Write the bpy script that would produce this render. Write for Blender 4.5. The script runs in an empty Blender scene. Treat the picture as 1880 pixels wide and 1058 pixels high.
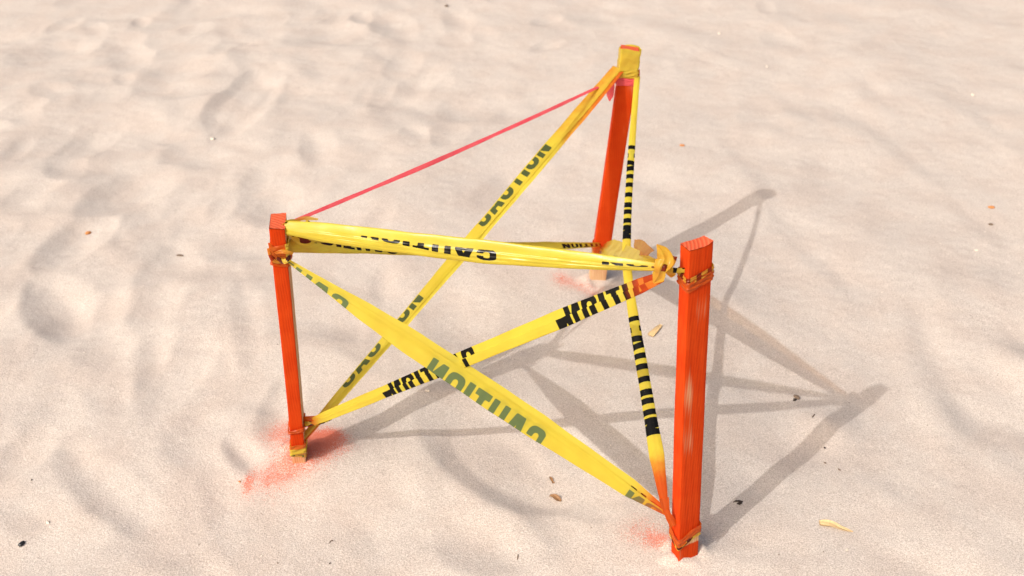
import bpy, math, random
import numpy as np
from mathutils import Vector, Matrix

rng = np.random.default_rng(7)
random.seed(7)
sc = bpy.context.scene
COL = sc.collection
R = math.radians

# ------------------------------------------------------------------ camera
CAM_H, PITCH, F_PX, PW, PH = 1.577, R(32.72), 1900.0, 1880.0, 1058.0
cam_d = bpy.data.cameras.new('camera')
cam = bpy.data.objects.new('camera', cam_d)
COL.objects.link(cam)
cam.location = (0, 0, CAM_H)
cam.rotation_euler = (math.pi/2 - PITCH, 0, 0)
cam_d.sensor_width = 36.0
cam_d.lens = 36.0*F_PX/PW
cam_d.clip_start = 0.05
cam_d.clip_end = 2000
cam_d.dof.use_dof = True
cam_d.dof.focus_distance = 1.92
cam_d.dof.aperture_fstop = 5.0
sc.camera = cam

# ------------------------------------------------------------------ sky, sun, exposure
SUN_AZ, SUN_EL = R(47.76), R(42.3)
world = bpy.data.worlds.new('World'); sc.world = world; world.use_nodes = True
wn = world.node_tree.nodes; wl = world.node_tree.links
sky = wn.new('ShaderNodeTexSky'); sky.sky_type = 'NISHITA'; sky.sun_disc = False
sky.sun_elevation = SUN_EL; sky.sun_rotation = SUN_AZ + math.pi
sky.air_density = 1.0; sky.dust_density = 10.0; sky.ozone_density = 0.4; sky.altitude = 0
wl.new(sky.outputs[0], wn['Background'].inputs[0])
wn['Background'].inputs[1].default_value = 0.15
sd = bpy.data.lights.new('sun', 'SUN'); sd.energy = 2.0; sd.angle = R(0.5); sd.color = (1.0, 0.975, 0.94)
sun = bpy.data.objects.new('sun', sd); COL.objects.link(sun)
SUN_DIR = Vector((math.sin(SUN_AZ)*math.cos(SUN_EL), math.cos(SUN_AZ)*math.cos(SUN_EL), -math.sin(SUN_EL)))
sun.rotation_euler = SUN_DIR.to_track_quat('-Z', 'Y').to_euler()
sun.location = (-3, -3, 4)
sc.view_settings.view_transform = 'Standard'; sc.view_settings.look = 'None'
sc.view_settings.exposure = -0.01; sc.view_settings.gamma = 1.0
sc.render.engine = 'CYCLES'

# ------------------------------------------------------------------ pixel <-> place
CX = np.array([1., 0, 0]); CF = np.array([0, math.cos(PITCH), -math.sin(PITCH)]); CU = np.array([0, math.sin(PITCH), math.cos(PITCH)])
CO = np.array([0, 0, CAM_H])
def ray(px, py):
    return CF + (px-PW/2)/F_PX*CX - (py-PH/2)/F_PX*CU
def at_depth(px, py, dep):
    return CO + ray(px, py)*dep
def depth_of(p):
    return float((np.asarray(p)-CO) @ CF)
def flat(px, py, z=0.0):
    d = ray(px, py); return CO + d*((z-CAM_H)/d[2])

# ------------------------------------------------------------------ sand relief
SH = np.array([math.sin(SUN_AZ), math.cos(SUN_AZ)])        # way the sunlight travels over the ground
# soft footprints seen in the sand: centre, half axes and turn (pixels), steepness of the wall turned from the sun
PRINTS = [
 (205,95,38,28,0,.16),(265,162,42,18,-10,.12),(75,172,30,13,0,.13),(25,215,26,14,0,.15),(410,195,72,30,-38,.22),(428,92,46,24,50,.10),
 (560,74,56,18,-8,.13),(698,50,34,22,10,.15),(828,38,24,20,40,.14),(565,275,26,28,20,.16),(185,365,78,24,-22,.16),(98,455,66,24,-32,.22),
 (28,388,36,18,0,.12),(455,345,26,52,40,.13),(255,412,42,36,20,.10),(285,490,60,36,-50,.14),(905,350,66,24,-25,.08),(905,205,28,16,-30,.09),
 (75,575,56,46,10,.26),(258,545,34,62,35,.18),(160,650,50,30,-40,.10),(268,690,28,70,10,.18),(182,922,104,38,37,.22),(118,842,30,28,0,.16),
 (436,842,36,20,48,.34),(392,935,32,40,0,.14),(440,590,22,72,0,.12),(790,590,62,66,10,.12),(520,990,30,24,0,.13),(690,560,20,60,12,.10),
 (900,865,150,70,24,.30),(985,955,50,70,-20,.14),(870,1015,80,44,0,.15),(655,990,40,30,0,.08),(725,610,30,60,0,.09),
 (1712,690,34,96,-14,.13),(1805,800,96,30,42,.12),(1445,190,46,20,45,.07),(1600,175,52,22,48,.06),(1450,430,70,24,55,.06),(1690,310,62,16,42,.08),
 (1775,400,72,18,40,.07),(1520,500,70,18,40,.06),(1545,215,60,18,30,.05),(1650,910,60,26,35,.09),(1360,300,60,20,60,.07),(1840,250,50,16,45,.07),
 (1255,55,70,16,10,.08),(1070,30,46,16,0,.09),(1440,30,40,18,0,.08),(720,170,60,18,-30,.10),(640,330,60,16,-35,.06),(60,770,46,44,0,.12),
 (330,800,60,30,-40,.08),(1120,120,50,16,-30,.05),(40,960,60,30,20,.12),(300,1030,90,26,10,.10),(1380,1020,80,22,0,.08),(1560,560,50,22,60,.05),
 (340,250,60,16,-35,.10),(130,270,60,16,-30,.12),(60,100,70,16,-15,.08),(300,40,90,14,-14,.06),(1030,300,60,22,-30,.05),(1000,130,70,18,-20,.04),
 (1530,790,26,44,35,-.10),(1440,850,40,30,0,.08),(790,710,70,20,-10,.10),(640,905,70,36,-20,-.06),(620,700,60,60,0,-.05)]
_n = [rng.permutation(256) for _ in range(4)]
_g = rng.uniform(-1, 1, (4, 256))
def vnoise(x, y, k=0):
    xi = np.floor(x).astype(int); yi = np.floor(y).astype(int); fx = x-xi; fy = y-yi
    fx = fx*fx*fx*(fx*(fx*6-15)+10); fy = fy*fy*fy*(fy*(fy*6-15)+10)
    p = _n[k]; g = _g[k]
    def h(a, b): return g[p[(p[a & 255]+b) & 255]]
    return (h(xi, yi)*(1-fx)+h(xi+1, yi)*fx)*(1-fy)+(h(xi, yi+1)*(1-fx)+h(xi+1, yi+1)*fx)*fy
PR = []
for (px, py, a, b, ang, amp) in PRINTS:
    c = flat(px, py)[:2]; t = R(ang)
    e1 = flat(px+a*math.cos(t), py+a*math.sin(t))[:2]-c
    e2 = flat(px-b*math.sin(t), py+b*math.cos(t))[:2]-c
    M = np.linalg.inv(np.stack([e1, e2], 1)); PR.append((c, M, amp, max(np.linalg.norm(e1), np.linalg.norm(e2))))
EXTRA = []       # old dimples outside the picture and between the prints
for k_ in range(1500):
    x, y = (rng.uniform(-9, 9), rng.uniform(-4, 14)) if k_ < 800 else (rng.uniform(-2.6, 2.6), rng.uniform(1, 5.4))
    q = np.array([x, y, 0.])-CO; dep = q@CF
    inside = dep > .3 and abs(q@CX/dep*F_PX) < 960 and abs(q@CU/dep*F_PX) < 560
    r = rng.uniform(.03, .09); t = rng.uniform(0, 6.28)
    e1 = np.array([math.cos(t), math.sin(t)])*r*1.6; e2 = np.array([-math.sin(t), math.cos(t)])*r*.8
    EXTRA.append((np.array([x, y]), np.linalg.inv(np.stack([e1, e2], 1)), rng.uniform(-.03, .07)*(1.5 if x < -.3 else .8) if inside else rng.uniform(.08, .2), r*1.6))
BUMPS = []
for (px, py, z, s) in [(551,842,.012,.10),(1097,513,-.004,.1),(1253,1025,.004,.05),(1003,640,-.010,.12),(1408,352,.010,.12),(1515,782,.020,.045),(1395,885,-.006,.06),(1345,560,.012,.05),(800,715,.018,.09),(1360,690,-.008,.06),(1276,1004,.006,.018),(1243,1012,.004,.014),
                       (536,832,.006,.02),(566,836,.006,.02),(1090,511,.005,.02),(1108,511,.005,.02)]:
    BUMPS.append((flat(px, py)[:2], z, s))
PLATES = []      # even slopes with a clear edge, where a foot has pushed the sand over
PITS = []        # trodden hollows, softened by the wind, that meet in low crests
for k_ in range(330):
    x, y = (rng.uniform(-6, 6), rng.uniform(-2, 10)) if k_ < 90 else (rng.uniform(-2.7, 2.2), rng.uniform(1.0, 5.4))
    if k_ >= 90 and x > .25+.1*y and rng.uniform() < .6: continue
    q = math.hypot(x-.15, y-1.75)
    if q < .62 and rng.uniform() < .55: continue
    t = rng.normal(1.1, .4); a_ = rng.uniform(.10, .22); b_ = a_*rng.uniform(.36, .62)
    e1 = np.array([math.cos(t), math.sin(t)])*a_; e2 = np.array([-math.sin(t), math.cos(t)])*b_
    PITS.append((np.array([x, y]), np.linalg.inv(np.stack([e1, e2], 1)), rng.uniform(.006, .015)*(1 if x < .3 else .55), a_))
for i_, (c, M, amp, ext) in enumerate(PR):
    if PRINTS[i_][0] < 1130 and amp > 0:          # these read as real hollows: the wall next to the sun is the dark one
        es = 1/np.linalg.norm(M@SH)
        PITS.append((c+SH*es*.75, M/1.45, 1.45*es*amp*.80, ext*1.45)); PLATES.append((c, M, amp*.38, ext))
PR = [p for i_, p in enumerate(PR) if not (PRINTS[i_][0] < 1130 and p[2] > 0)]
COLLARS = [(flat(551, 842)[:2], .034, .008), (flat(1097, 513)[:2], .036, .008), (flat(1253, 1014)[:2], .036, .009)]
def height(x, y):
    x = np.asarray(x, float); y = np.asarray(y, float)
    h = np.zeros_like(x)
    for (c, M, amp, ext) in PR+EXTRA:
        dx = x-c[0]; dy = y-c[1]
        m = (np.abs(dx) < 4*ext) & (np.abs(dy) < 4*ext)
        if not m.any(): continue
        dx = dx[m]; dy = dy[m]
        a = M[0,0]*dx+M[0,1]*dy; b = M[1,0]*dx+M[1,1]*dy
        h[m] += -amp*(dx*SH[0]+dy*SH[1])*np.exp(-.68*(a*a+b*b)**1.2)
    for (c, z, s) in BUMPS:
        d2 = (x-c[0])**2+(y-c[1])**2
        h += z*np.exp(-d2/(2*s*s))
    for (c, M, amp, ext) in PLATES:
        dx = x-c[0]; dy = y-c[1]
        m = (np.abs(dx) < 3*ext) & (np.abs(dy) < 3*ext)
        if not m.any(): continue
        dx = dx[m]; dy = dy[m]; wx = .10*vnoise(x[m]*9, y[m]*9, 0); wy = .10*vnoise(x[m]*9+40, y[m]*9, 1)
        a = M[0,0]*dx+M[0,1]*dy+2.5*wx; b = M[1,0]*dx+M[1,1]*dy+2.5*wy
        h[m] += -amp*(dx*SH[0]+dy*SH[1])*np.exp(-.6*(a*a+b*b)**2.0)
    acc = np.ones_like(h); K = 1500.0
    for (c, M, dp, ext) in PITS:
        dx = x-c[0]; dy = y-c[1]
        m = (np.abs(dx) < 2.2*ext) & (np.abs(dy) < 2.2*ext)
        if not m.any(): continue
        dx = dx[m]; dy = dy[m]; a = M[0,0]*dx+M[0,1]*dy; b = M[1,0]*dx+M[1,1]*dy; q = a*a+b*b
        acc[m] += np.exp(np.clip(-K*dp*((q+.02)**.88-1.017), -30, 30))
    h += -np.log(acc)/K*.8
    for (c, r0, z) in COLLARS:
        dx = x-c[0]; dy = y-c[1]; r = np.hypot(dx, dy)
        h += z*np.exp(-((r-r0)/.013)**2)*(.6+1.3*vnoise(x*50+9, y*50, 1))
    near = np.exp(-np.maximum(0, np.hypot(x, y-2.5)-6)/6)
    h += near*(.013*vnoise(x*2.6+7, y*2.6+3, 0)+.0022*vnoise(x*6.1+1, y*6.1, 1)+.0006*vnoise(x*15+3, y*15, 2)+.0007*vnoise(x*42, y*42, 3))
    far = np.clip((np.hypot(x, y-2.5)-7)/60, 0, 1)
    h += far*.35*vnoise(x*.05, y*.05, 2)
    return h
def hgt(x, y): return float(height(np.array([x]), np.array([y]))[0])
def ground(px, py):
    p = flat(px, py)
    for _ in range(5): p = flat(px, py, hgt(p[0], p[1]))
    return p

# ------------------------------------------------------------------ node helpers
def mat(name):
    m = bpy.data.materials.new(name); m.use_nodes = True
    nt = m.node_tree; return m, nt.nodes, nt.links, nt.nodes['Principled BSDF']
def node(ns, t, **kw):
    n = ns.new(t)
    for k, v in kw.items():
        if k in n.inputs: n.inputs[k].default_value = v
        else: setattr(n, k, v)
    return n
def mixc(ns, ls, fac, a, b, mode='MIX'):
    n = ns.new('ShaderNodeMix'); n.data_type = 'RGBA'; n.blend_type = mode
    for s, v in ((n.inputs[0], fac), (n.inputs[6], a), (n.inputs[7], b)):
        if hasattr(v, 'links') or isinstance(v, bpy.types.NodeSocket): ls.new(v, s)
        else: s.default_value = v if not isinstance(v, tuple) else (v+(1,) if len(v) == 3 else v)
    return n.outputs[2]
def math_(ns, ls, op, a, b=None, clamp=False):
    n = ns.new('ShaderNodeMath'); n.operation = op; n.use_clamp = clamp
    for i, v in enumerate((a, b)):
        if v is None: continue
        if isinstance(v, bpy.types.NodeSocket): ls.new(v, n.inputs[i])
        else: n.inputs[i].default_value = v
    return n.outputs[0]
def ramp(ns, ls, val, lo, hi):
    n = ns.new('ShaderNodeMapRange'); n.clamp = True; n.interpolation_type = 'SMOOTHSTEP'
    ls.new(val, n.inputs[0]); n.inputs[1].default_value = lo; n.inputs[2].default_value = hi
    return n.outputs[0]
def attr(ns, name):
    n = ns.new('ShaderNodeAttribute'); n.attribute_name = name; return n.outputs['Fac']
def noise(ns, ls, scale, detail=2, rough=.5, vec=None):
    n = ns.new('ShaderNodeTexNoise'); n.inputs['Scale'].default_value = scale; n.inputs['Detail'].default_value = detail; n.inputs['Roughness'].default_value = rough
    if vec is not None: ls.new(vec, n.inputs['Vector'])
    return n.outputs['Fac']
ORANGE = (.84, .062, .006)

# sand: pale grains of several tints, red overspray held by the grains
def make_sand():
    m, ns, ls, b = mat('sand')
    co = ns.new('ShaderNodeTexCoord').outputs['Object']
    grain = noise(ns, ls, 400, 3, .7, co); grain2 = noise(ns, ls, 230, 3, .7, co); blot = noise(ns, ls, 6.5, 3, .5, co); mid = noise(ns, ls, 60, 3, .6, co)
    c = mixc(ns, ls, ramp(ns, ls, blot, .36, .60), (.600, .525, .467), (.622, .562, .508))
    c = mixc(ns, ls, math_(ns, ls, 'MULTIPLY', ramp(ns, ls, mid, .35, .7), .4), c, (.61, .535, .48))
    g = ramp(ns, ls, grain, .34, .66)
    c = mixc(ns, ls, g, mixc(ns, ls, 1.0, c, (.70, .67, .64), 'MULTIPLY'), mixc(ns, ls, 1.0, c, (1.16, 1.17, 1.18), 'MULTIPLY'))
    dk = ramp(ns, ls, grain2, .655, .72)
    c = mixc(ns, ls, math_(ns, ls, 'MULTIPLY', dk, .55), c, (.20, .14, .10))
    lt = ramp(ns, ls, grain2, .36, .30)
    c = mixc(ns, ls, math_(ns, ls, 'MULTIPLY', lt, .5), c, (.80, .74, .66))
    pa = attr(ns, 'paint')
    sp = math_(ns, ls, 'ADD', math_(ns, ls, 'MULTIPLY', noise(ns, ls, 460, 3, .8, co), 1.3), math_(ns, ls, 'MULTIPLY', noise(ns, ls, 55, 4, .65, co), .22))
    pm = math_(ns, ls, 'SUBTRACT', math_(ns, ls, 'ADD', pa, sp), 1.1)
    pm = ramp(ns, ls, pm, .02, .22)
    pm = math_(ns, ls, 'MULTIPLY', pm, ramp(ns, ls, pa, 0, .12))
    c = mixc(ns, ls, math_(ns, ls, 'MULTIPLY', pm, .85), c, (.66, .10, .035))
    tint = attr(ns, 'tint')
    c = mixc(ns, ls, tint, c, (.66, .33, .25))
    ls.new(c, b.inputs['Base Color']); b.inputs['Roughness'].default_value = .95; b.inputs['Specular IOR Level'].default_value = .15
    bp = ns.new('ShaderNodeBump'); bp.inputs['Strength'].default_value = .7; bp.inputs['Distance'].default_value = .0024
    hh = math_(ns, ls, 'ADD', math_(ns, ls, 'MULTIPLY', grain, .5), math_(ns, ls, 'ADD', math_(ns, ls, 'MULTIPLY', grain2, .7), math_(ns, ls, 'MULTIPLY', noise(ns, ls, 75, 4, .7, co), .6)))
    ls.new(hh, bp.inputs['Height']); ls.new(bp.outputs[0], b.inputs['Normal'])
    return m
M_SAND = make_sand()

def make_stake_mat():
    m, ns, ls, b = mat('sprayed_pine')
    co = ns.new('ShaderNodeTexCoord').outputs['Object']
    mp = ns.new('ShaderNodeMapping'); ls.new(co, mp.inputs[0]); mp.inputs['Scale'].default_value = (1, 1, .035)
    v = mp.outputs[0]
    dist = noise(ns, ls, 30, 2, .5, v)
    wv = ns.new('ShaderNodeTexWave'); wv.wave_type = 'BANDS'; wv.bands_direction = 'X'; wv.inputs['Scale'].default_value = 62
    wv.inputs['Distortion'].default_value = 2.2; wv.inputs['Detail'].default_value = 2; ls.new(v, wv.inputs['Vector'])
    wv2 = ns.new('ShaderNodeTexWave'); wv2.bands_direction = 'Y'; wv2.inputs['Scale'].default_value = 55; wv2.inputs['Distortion'].default_value = 2.0; ls.new(v, wv2.inputs['Vector'])
    gr = math_(ns, ls, 'MULTIPLY', math_(ns, ls, 'ADD', wv.outputs['Fac'], wv2.outputs['Fac']), .5)
    fine = noise(ns, ls, 420, 3, .6, v)
    wood = mixc(ns, ls, gr, (.60, .38, .19), (.78, .57, .34))
    wood = mixc(ns, ls, ramp(ns, ls, fine, .3, .75), wood, (.62, .40, .20))
    blot = noise(ns, ls, 14, 4, .6, co)
    paint = mixc(ns, ls, ramp(ns, ls, blot, .3, .7), (.53, .041, .004), (.58, .058, .007))
    paint = mixc(ns, ls, math_(ns, ls, 'MULTIPLY', ramp(ns, ls, gr, .55, .95), .35), paint, (.36, .022, .003))
    thin = attr(ns, 'bare')
    t = math_(ns, ls, 'ADD', thin, math_(ns, ls, 'MULTIPLY', math_(ns, ls, 'SUBTRACT', noise(ns, ls, 45, 4, .65, v), .5), .8))
    t = math_(ns, ls, 'ADD', t, math_(ns, ls, 'MULTIPLY', math_(ns, ls, 'SUBTRACT', gr, .5), .25))
    t = ramp(ns, ls, t, .15, 1.05)
    c = mixc(ns, ls, t, paint, wood)
    ls.new(c, b.inputs['Base Color']); b.inputs['Roughness'].default_value = .7; b.inputs['Specular IOR Level'].default_value = .05
    bp = ns.new('ShaderNodeBump'); bp.inputs['Strength'].default_value = .35; bp.inputs['Distance'].default_value = .0008
    ls.new(math_(ns, ls, 'ADD', gr, fine), bp.inputs['Height']); ls.new(bp.outputs[0], b.inputs['Normal'])
    return m
M_STAKE = make_stake_mat()

def make_endgrain(name, centre):
    m, ns, ls, b = mat(name)
    co = ns.new('ShaderNodeTexCoord').outputs['Object']
    mp = ns.new('ShaderNodeMapping'); ls.new(co, mp.inputs[0]); mp.inputs['Location'].default_value = centre; mp.inputs['Scale'].default_value = (1, 1, .1)
    wv = ns.new('ShaderNodeTexWave'); wv.wave_type = 'RINGS'; wv.rings_direction = 'Z'; wv.inputs['Scale'].default_value = 50; wv.inputs['Distortion'].default_value = .3
    ls.new(mp.outputs[0], wv.inputs['Vector'])
    nz = noise(ns, ls, 300, 3, .6, co)
    c = mixc(ns, ls, wv.outputs['Fac'], (.56, .06, .015), (.62, .13, .05))
    c = mixc(ns, ls, math_(ns, ls, 'MULTIPLY', ramp(ns, ls, nz, .35, .8), .4), c, (.82, .10, .02))
    ls.new(c, b.inputs['Base Color']); b.inputs['Roughness'].default_value = .8
    bp = ns.new('ShaderNodeBump'); bp.inputs['Strength'].default_value = .5; bp.inputs['Distance'].default_value = .001
    ls.new(wv.outputs['Fac'], bp.inputs['Height']); ls.new(bp.outputs[0], b.inputs['Normal'])
    return m

def make_tape(name, yellow=(.79, .675, .075), clear=.10, pink=False):
    m, ns, ls, b = mat(name)
    out = ns['Material Output']
    co = ns.new('ShaderNodeTexCoord').outputs['Object']
    nz = noise(ns, ls, 22, 3, .6, co)
    if pink: c = mixc(ns, ls, ramp(ns, ls, nz, .3, .7), (.88, .105, .14), (.92, .16, .18))
    else:
        c = mixc(ns, ls, ramp(ns, ls, nz, .3, .7), yellow, (yellow[0]*.97, yellow[1]*.92, yellow[2]*.9))
        ink = ramp(ns, ls, attr(ns, 'ink'), -.0004, .0004)
        thru = attr(ns, 'thru')
        ic = mixc(ns, ls, thru, (.006, .006, .005), (.185, .255, .095))
        wear = noise(ns, ls, 160, 3, .7, co)
        ink = math_(ns, ls, 'MULTIPLY', ink, ramp(ns, ls, wear, .18, .30))
        c = mixc(ns, ls, ink, c, ic)
        pa = attr(ns, 'paint')
        mp = ns.new('ShaderNodeMapping'); ls.new(co, mp.inputs[0])
        t = math_(ns, ls, 'ADD', pa, math_(ns, ls, 'MULTIPLY', math_(ns, ls, 'SUBTRACT', noise(ns, ls, 60, 4, .65, co), .5), .45))
        t = ramp(ns, ls, t, .08, .95)
        c = mixc(ns, ls, math_(ns, ls, 'MULTIPLY', t, .93), c, (.66, .075, .007))
    ls.new(c, b.inputs['Base Color']); b.inputs['Roughness'].default_value = .24; b.inputs['Specular IOR Level'].default_value = .42
    tr = ns.new('ShaderNodeBsdfTranslucent'); ls.new(c, tr.inputs[0])
    mx = ns.new('ShaderNodeMixShader'); mx.inputs[0].default_value = .42; ls.new(b.outputs[0], mx.inputs[1]); ls.new(tr.outputs[0], mx.inputs[2])
    tp = ns.new('ShaderNodeBsdfTransparent'); ls.new(c, tp.inputs[0])
    mx2 = ns.new('ShaderNodeMixShader'); mx2.inputs[0].default_value = clear; ls.new(mx.outputs[0], mx2.inputs[1]); ls.new(tp.outputs[0], mx2.inputs[2])
    ls.new(mx2.outputs[0], out.inputs[0])
    bp = ns.new('ShaderNodeBump'); bp.inputs['Strength'].default_value = .25; bp.inputs['Distance'].default_value = .001
    ls.new(noise(ns, ls, 90, 3, .6, co), bp.inputs['Height']); ls.new(bp.outputs[0], b.inputs['Normal']); 
    return m
M_TAPE = make_tape('caution_film')
M_TAPE_THIN = make_tape('stretched_caution_film', (.84, .62, .16), .5)
M_PINK = make_tape('pink_film', pink=True, clear=.04)

# ------------------------------------------------------------------ mesh helpers
def link_mesh(name, verts, faces, material, parent=None, origin=(0, 0, 0), attrs=None, smooth=True):
    me = bpy.data.meshes.new(name)
    v = np.asarray(verts, float)-np.asarray(origin, float)
    me.from_pydata([], [], []) if False else None
    faces = np.asarray(faces)
    if faces.ndim == 2:
        n, k = faces.shape
        me.vertices.add(len(v)); me.vertices.foreach_set('co', v.astype(np.float32).ravel())
        me.loops.add(n*k); me.loops.foreach_set('vertex_index', faces.astype(np.int32).ravel())
        me.polygons.add(n); me.polygons.foreach_set('loop_start', np.arange(0, n*k, k, dtype=np.int32)); me.polygons.foreach_set('loop_total', np.full(n, k, np.int32))
        me.update(calc_edges=True); me.validate()
    if smooth: me.polygons.foreach_set('use_smooth', np.ones(len(me.polygons), bool))
    for k, a in (attrs or {}).items():
        at = me.attributes.new(k, 'FLOAT', 'POINT'); at.data.foreach_set('value', np.asarray(a, np.float32).ravel())
    me.materials.append(material)
    o = bpy.data.objects.new(name, me); COL.objects.link(o)
    if parent is None: o.location = origin
    else:
        o.parent = parent; o.location = Vector(origin)-parent.location
    return o
def grid_faces(nu, nv, wrap=False):
    i = np.arange(nu if wrap else nu-1)[:, None]; j = np.arange(nv-1)[None, :]
    a = i*nv+j; b = ((i+1) % nu)*nv+j
    return np.stack([a, b, b+1, a+1], -1).reshape(-1, 4)
def empty(name, loc, label, cat, group=None):
    o = bpy.data.objects.new(name, None); COL.objects.link(o); o.location = Vector(loc); o.empty_display_size = .05
    o['label'] = label; o['category'] = cat
    if group: o['group'] = group
    return o

# ------------------------------------------------------------------ ground
def axis(lo, hi, step, reach, n):
    core = np.arange(lo, hi+1e-6, step)
    g = np.geomspace(step*2, reach, n)
    return np.concatenate([lo-g[::-1], core, hi+g])
gx = axis(-2.9, 2.9, .0085, 400, 46); gy = axis(.9, 5.6, .0085, 400, 46)
GX, GY = np.meshgrid(gx, gy, indexing='ij')
GZ = height(GX, GY)
# overspray: centre, half axes, turn (pixels), density
SPRAY = [(592,812,44,18,-18,.85),(575,820,50,26,-10,.4),(530,795,66,28,-15,.5),(510,775,70,44,-20,.34),(605,832,80,22,-12,.5),(540,868,90,24,-8,.42),(490,880,60,34,-30,.30),(560,905,110,40,0,.2),(455,888,8,24,15,.45),(530,930,120,34,5,.16),
         (1065,522,60,18,18,.52),(1030,500,22,34,20,.30),(1110,540,40,18,-10,.28),(1180,455,46,26,0,.16),(1185,980,60,40,-10,.46),(1210,1000,26,16,0,.45),(1150,960,80,40,0,.20),(1300,965,26,20,-30,.32),(1255,1010,40,24,0,.2),
         (930,330,110,50,-20,.10),(1030,470,80,60,0,.10),(1265,690,60,30,0,.05)]
PA = np.zeros_like(GX); TI = np.zeros_like(GX)
for (px, py, a, b, ang, d) in SPRAY:
    c = flat(px, py)[:2]; t = R(ang)
    e1 = flat(px+a*math.cos(t), py+a*math.sin(t))[:2]-c; e2 = flat(px-b*math.sin(t), py+b*math.cos(t))[:2]-c
    M = np.linalg.inv(np.stack([e1, e2], 1)); dx = GX-c[0]; dy = GY-c[1]
    g = .72*d*np.exp(-((M[0,0]*dx+M[0,1]*dy)**2+(M[1,0]*dx+M[1,1]*dy)**2)*.8)
    PA = PA+g*(1-PA); TI = TI+g*.13*(1-TI)
PA[PA < .01] = 0; TI[TI < .004] = 0
sand = link_mesh('sand', np.stack([GX, GY, GZ], -1).reshape(-1, 3), grid_faces(len(gx), len(gy)), M_SAND, attrs={'paint': PA, 'tint': TI})
sand['kind'] = 'structure'

# ------------------------------------------------------------------ stakes
class Stake: pass
def stake(key, base, top, side, yaw, cut, bare, label, ring):
    s = Stake(); base = np.array(base); top = np.array(top)
    s.base, s.top = base, top; s.L = np.linalg.norm(top-base); s.z = (top-base)/s.L
    x = np.array([math.cos(yaw), math.sin(yaw), 0]); x -= s.z*(x@s.z); s.x = x/np.linalg.norm(x); s.y = np.cross(s.z, s.x); s.hx, s.hy = side[0]/2, side[1]/2; hv = np.array([s.hx, s.hy])
    root = empty('wooden_stake', base, label, 'stake', 'stakes of the taped-off triangle'); s.root = root
    # perimeter of the section with eased corners
    bev = .0022; per = []
    cs = [(-1, -1), (1, -1), (1, 1), (-1, 1)]
    for i in range(4):
        a = np.array(cs[i], float); b_ = np.array(cs[(i+1) % 4], float); d = (b_-a)/2
        p0 = a*hv+d*bev; p1 = b_*hv-d*bev
        for k in range(7): per.append((p0+(p1-p0)*k/6, i))
        per.append((b_*(hv-bev*.3), i))
    n = len(per); P = np.array([p for p, _ in per]); face = np.array([f for _, f in per])
    zs = np.concatenate([np.linspace(-.12, 0, 6)[:-1], np.linspace(0, 1, 110)*s.L])
    wob = rng.uniform(0, 6, 4)
    V = []; BA = []
    for z in zs:
        t = max(0, (z-(s.L-.035))/.035)
        top_off = np.array([cut(p[0]/s.hx, p[1]/s.hy) for p in P])
        zz = z+top_off*t
        sc_ = 1+.012*math.sin(z*9+wob[0])+.006*math.sin(z*31+wob[1])
        off = .0008*np.array([math.sin(z*6+wob[2]), math.sin(z*7+wob[3])])
        Q = P*sc_+off
        V.append(base+Q[:, :1]*s.x+Q[:, 1:]*s.y+zz[:, None]*s.z)
        BA.append([bare(z, f, p[0]/s.hx, p[1]/s.hy) for p, f in zip(P, face)])
    V = np.array(V); nz = len(zs)
    idx = np.arange(nz*n).reshape(nz, n); F = np.stack([idx[:-1], np.roll(idx[:-1], -1, 1), np.roll(idx[1:], -1, 1), idx[1:]], -1).reshape(-1, 4)
    o = link_mesh('shaft', V.reshape(-1, 3), F, M_STAKE, root, base, {'bare': np.array(BA)})
    mod = o.modifiers.new('edges', 'EDGE_SPLIT'); mod.split_angle = R(35)
    # sawn end
    k = 10; g = np.linspace(-1, 1, k); A, B = np.meshgrid(g, g, indexing='ij')
    A2 = A*s.hx*.985; B2 = B*s.hy*.985
    zz = s.L+np.vectorize(cut)(A, B)+.0006+rng.uniform(-.0006, .0006, A.shape)
    C = base+A2[..., None]*s.x+B2[..., None]*s.y+zz[..., None]*s.z
    link_mesh('sawn_end', C.reshape(-1, 3), grid_faces(k, k), make_endgrain('end_grain', ring), root, base)
    def point(px, py, out=0.0):
        # point on the stake's axis seen at pixel row py, moved sideways to column px
        lo, hi = -.1, 1.1
        for _ in range(40):
            m_ = (lo+hi)/2; q = base+(top-base)*m_-CO
            yy = PH/2-F_PX*(q@CU)/(q@CF)
            if yy > py: lo = m_
            else: hi = m_
        return at_depth(px, py, depth_of(base+(top-base)*lo)-out)
    def along(py):
        lo, hi = -.2, 1.2
        for _ in range(40):
            m_ = (lo+hi)/2; q = base+(top-base)*m_-CO
            if PH/2-F_PX*(q@CU)/(q@CF) > py: lo = m_
            else: hi = m_
        return lo*s.L
    s.point = point; s.along = along
    return s
def gs(x, c, w): return math.exp(-((x-c)/w)**2)
def bare_L(z, f, a, b):
    v = 0
    if f == 1: v += .95
    if z < .035: v += .9
    return v-.16
def bare_B(z, f, a, b):
    v = .95 if z < .075 else 0
    if f == 0: v += .62*gs(z, .60, .05)*(.5+.5*a)+.35*gs(z, .47, .03)*(a > 0)
    return v-.16
def bare_R(z, f, a, b):
    v = 0
    if f == 0: v += .78*gs(z, .425, .06)*gs(a, -.55, .7)+.7*gs(z, .31, .05)*gs(a, -.4, .8)+.55*gs(z, .60, .05)*gs(a, .3, .8)+.5*gs(z, .02, .05)*gs(a, -.8, .6)
    if f == 3: v += .35*gs(z, .66, .03)+.4*gs(z, .01, .03)
    if .052 < z < .066: v += 1.0
    return v-.2
SL = stake('L', (-.473, 1.738, .012), (-.4405, 1.7065, .6300), (.029, .046), R(6), lambda a, b: .003*b+.001*a*b, bare_L,
           'orange sprayed wooden stake at left, topmost end sawn on a slant', (.01, .14, 0))
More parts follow.
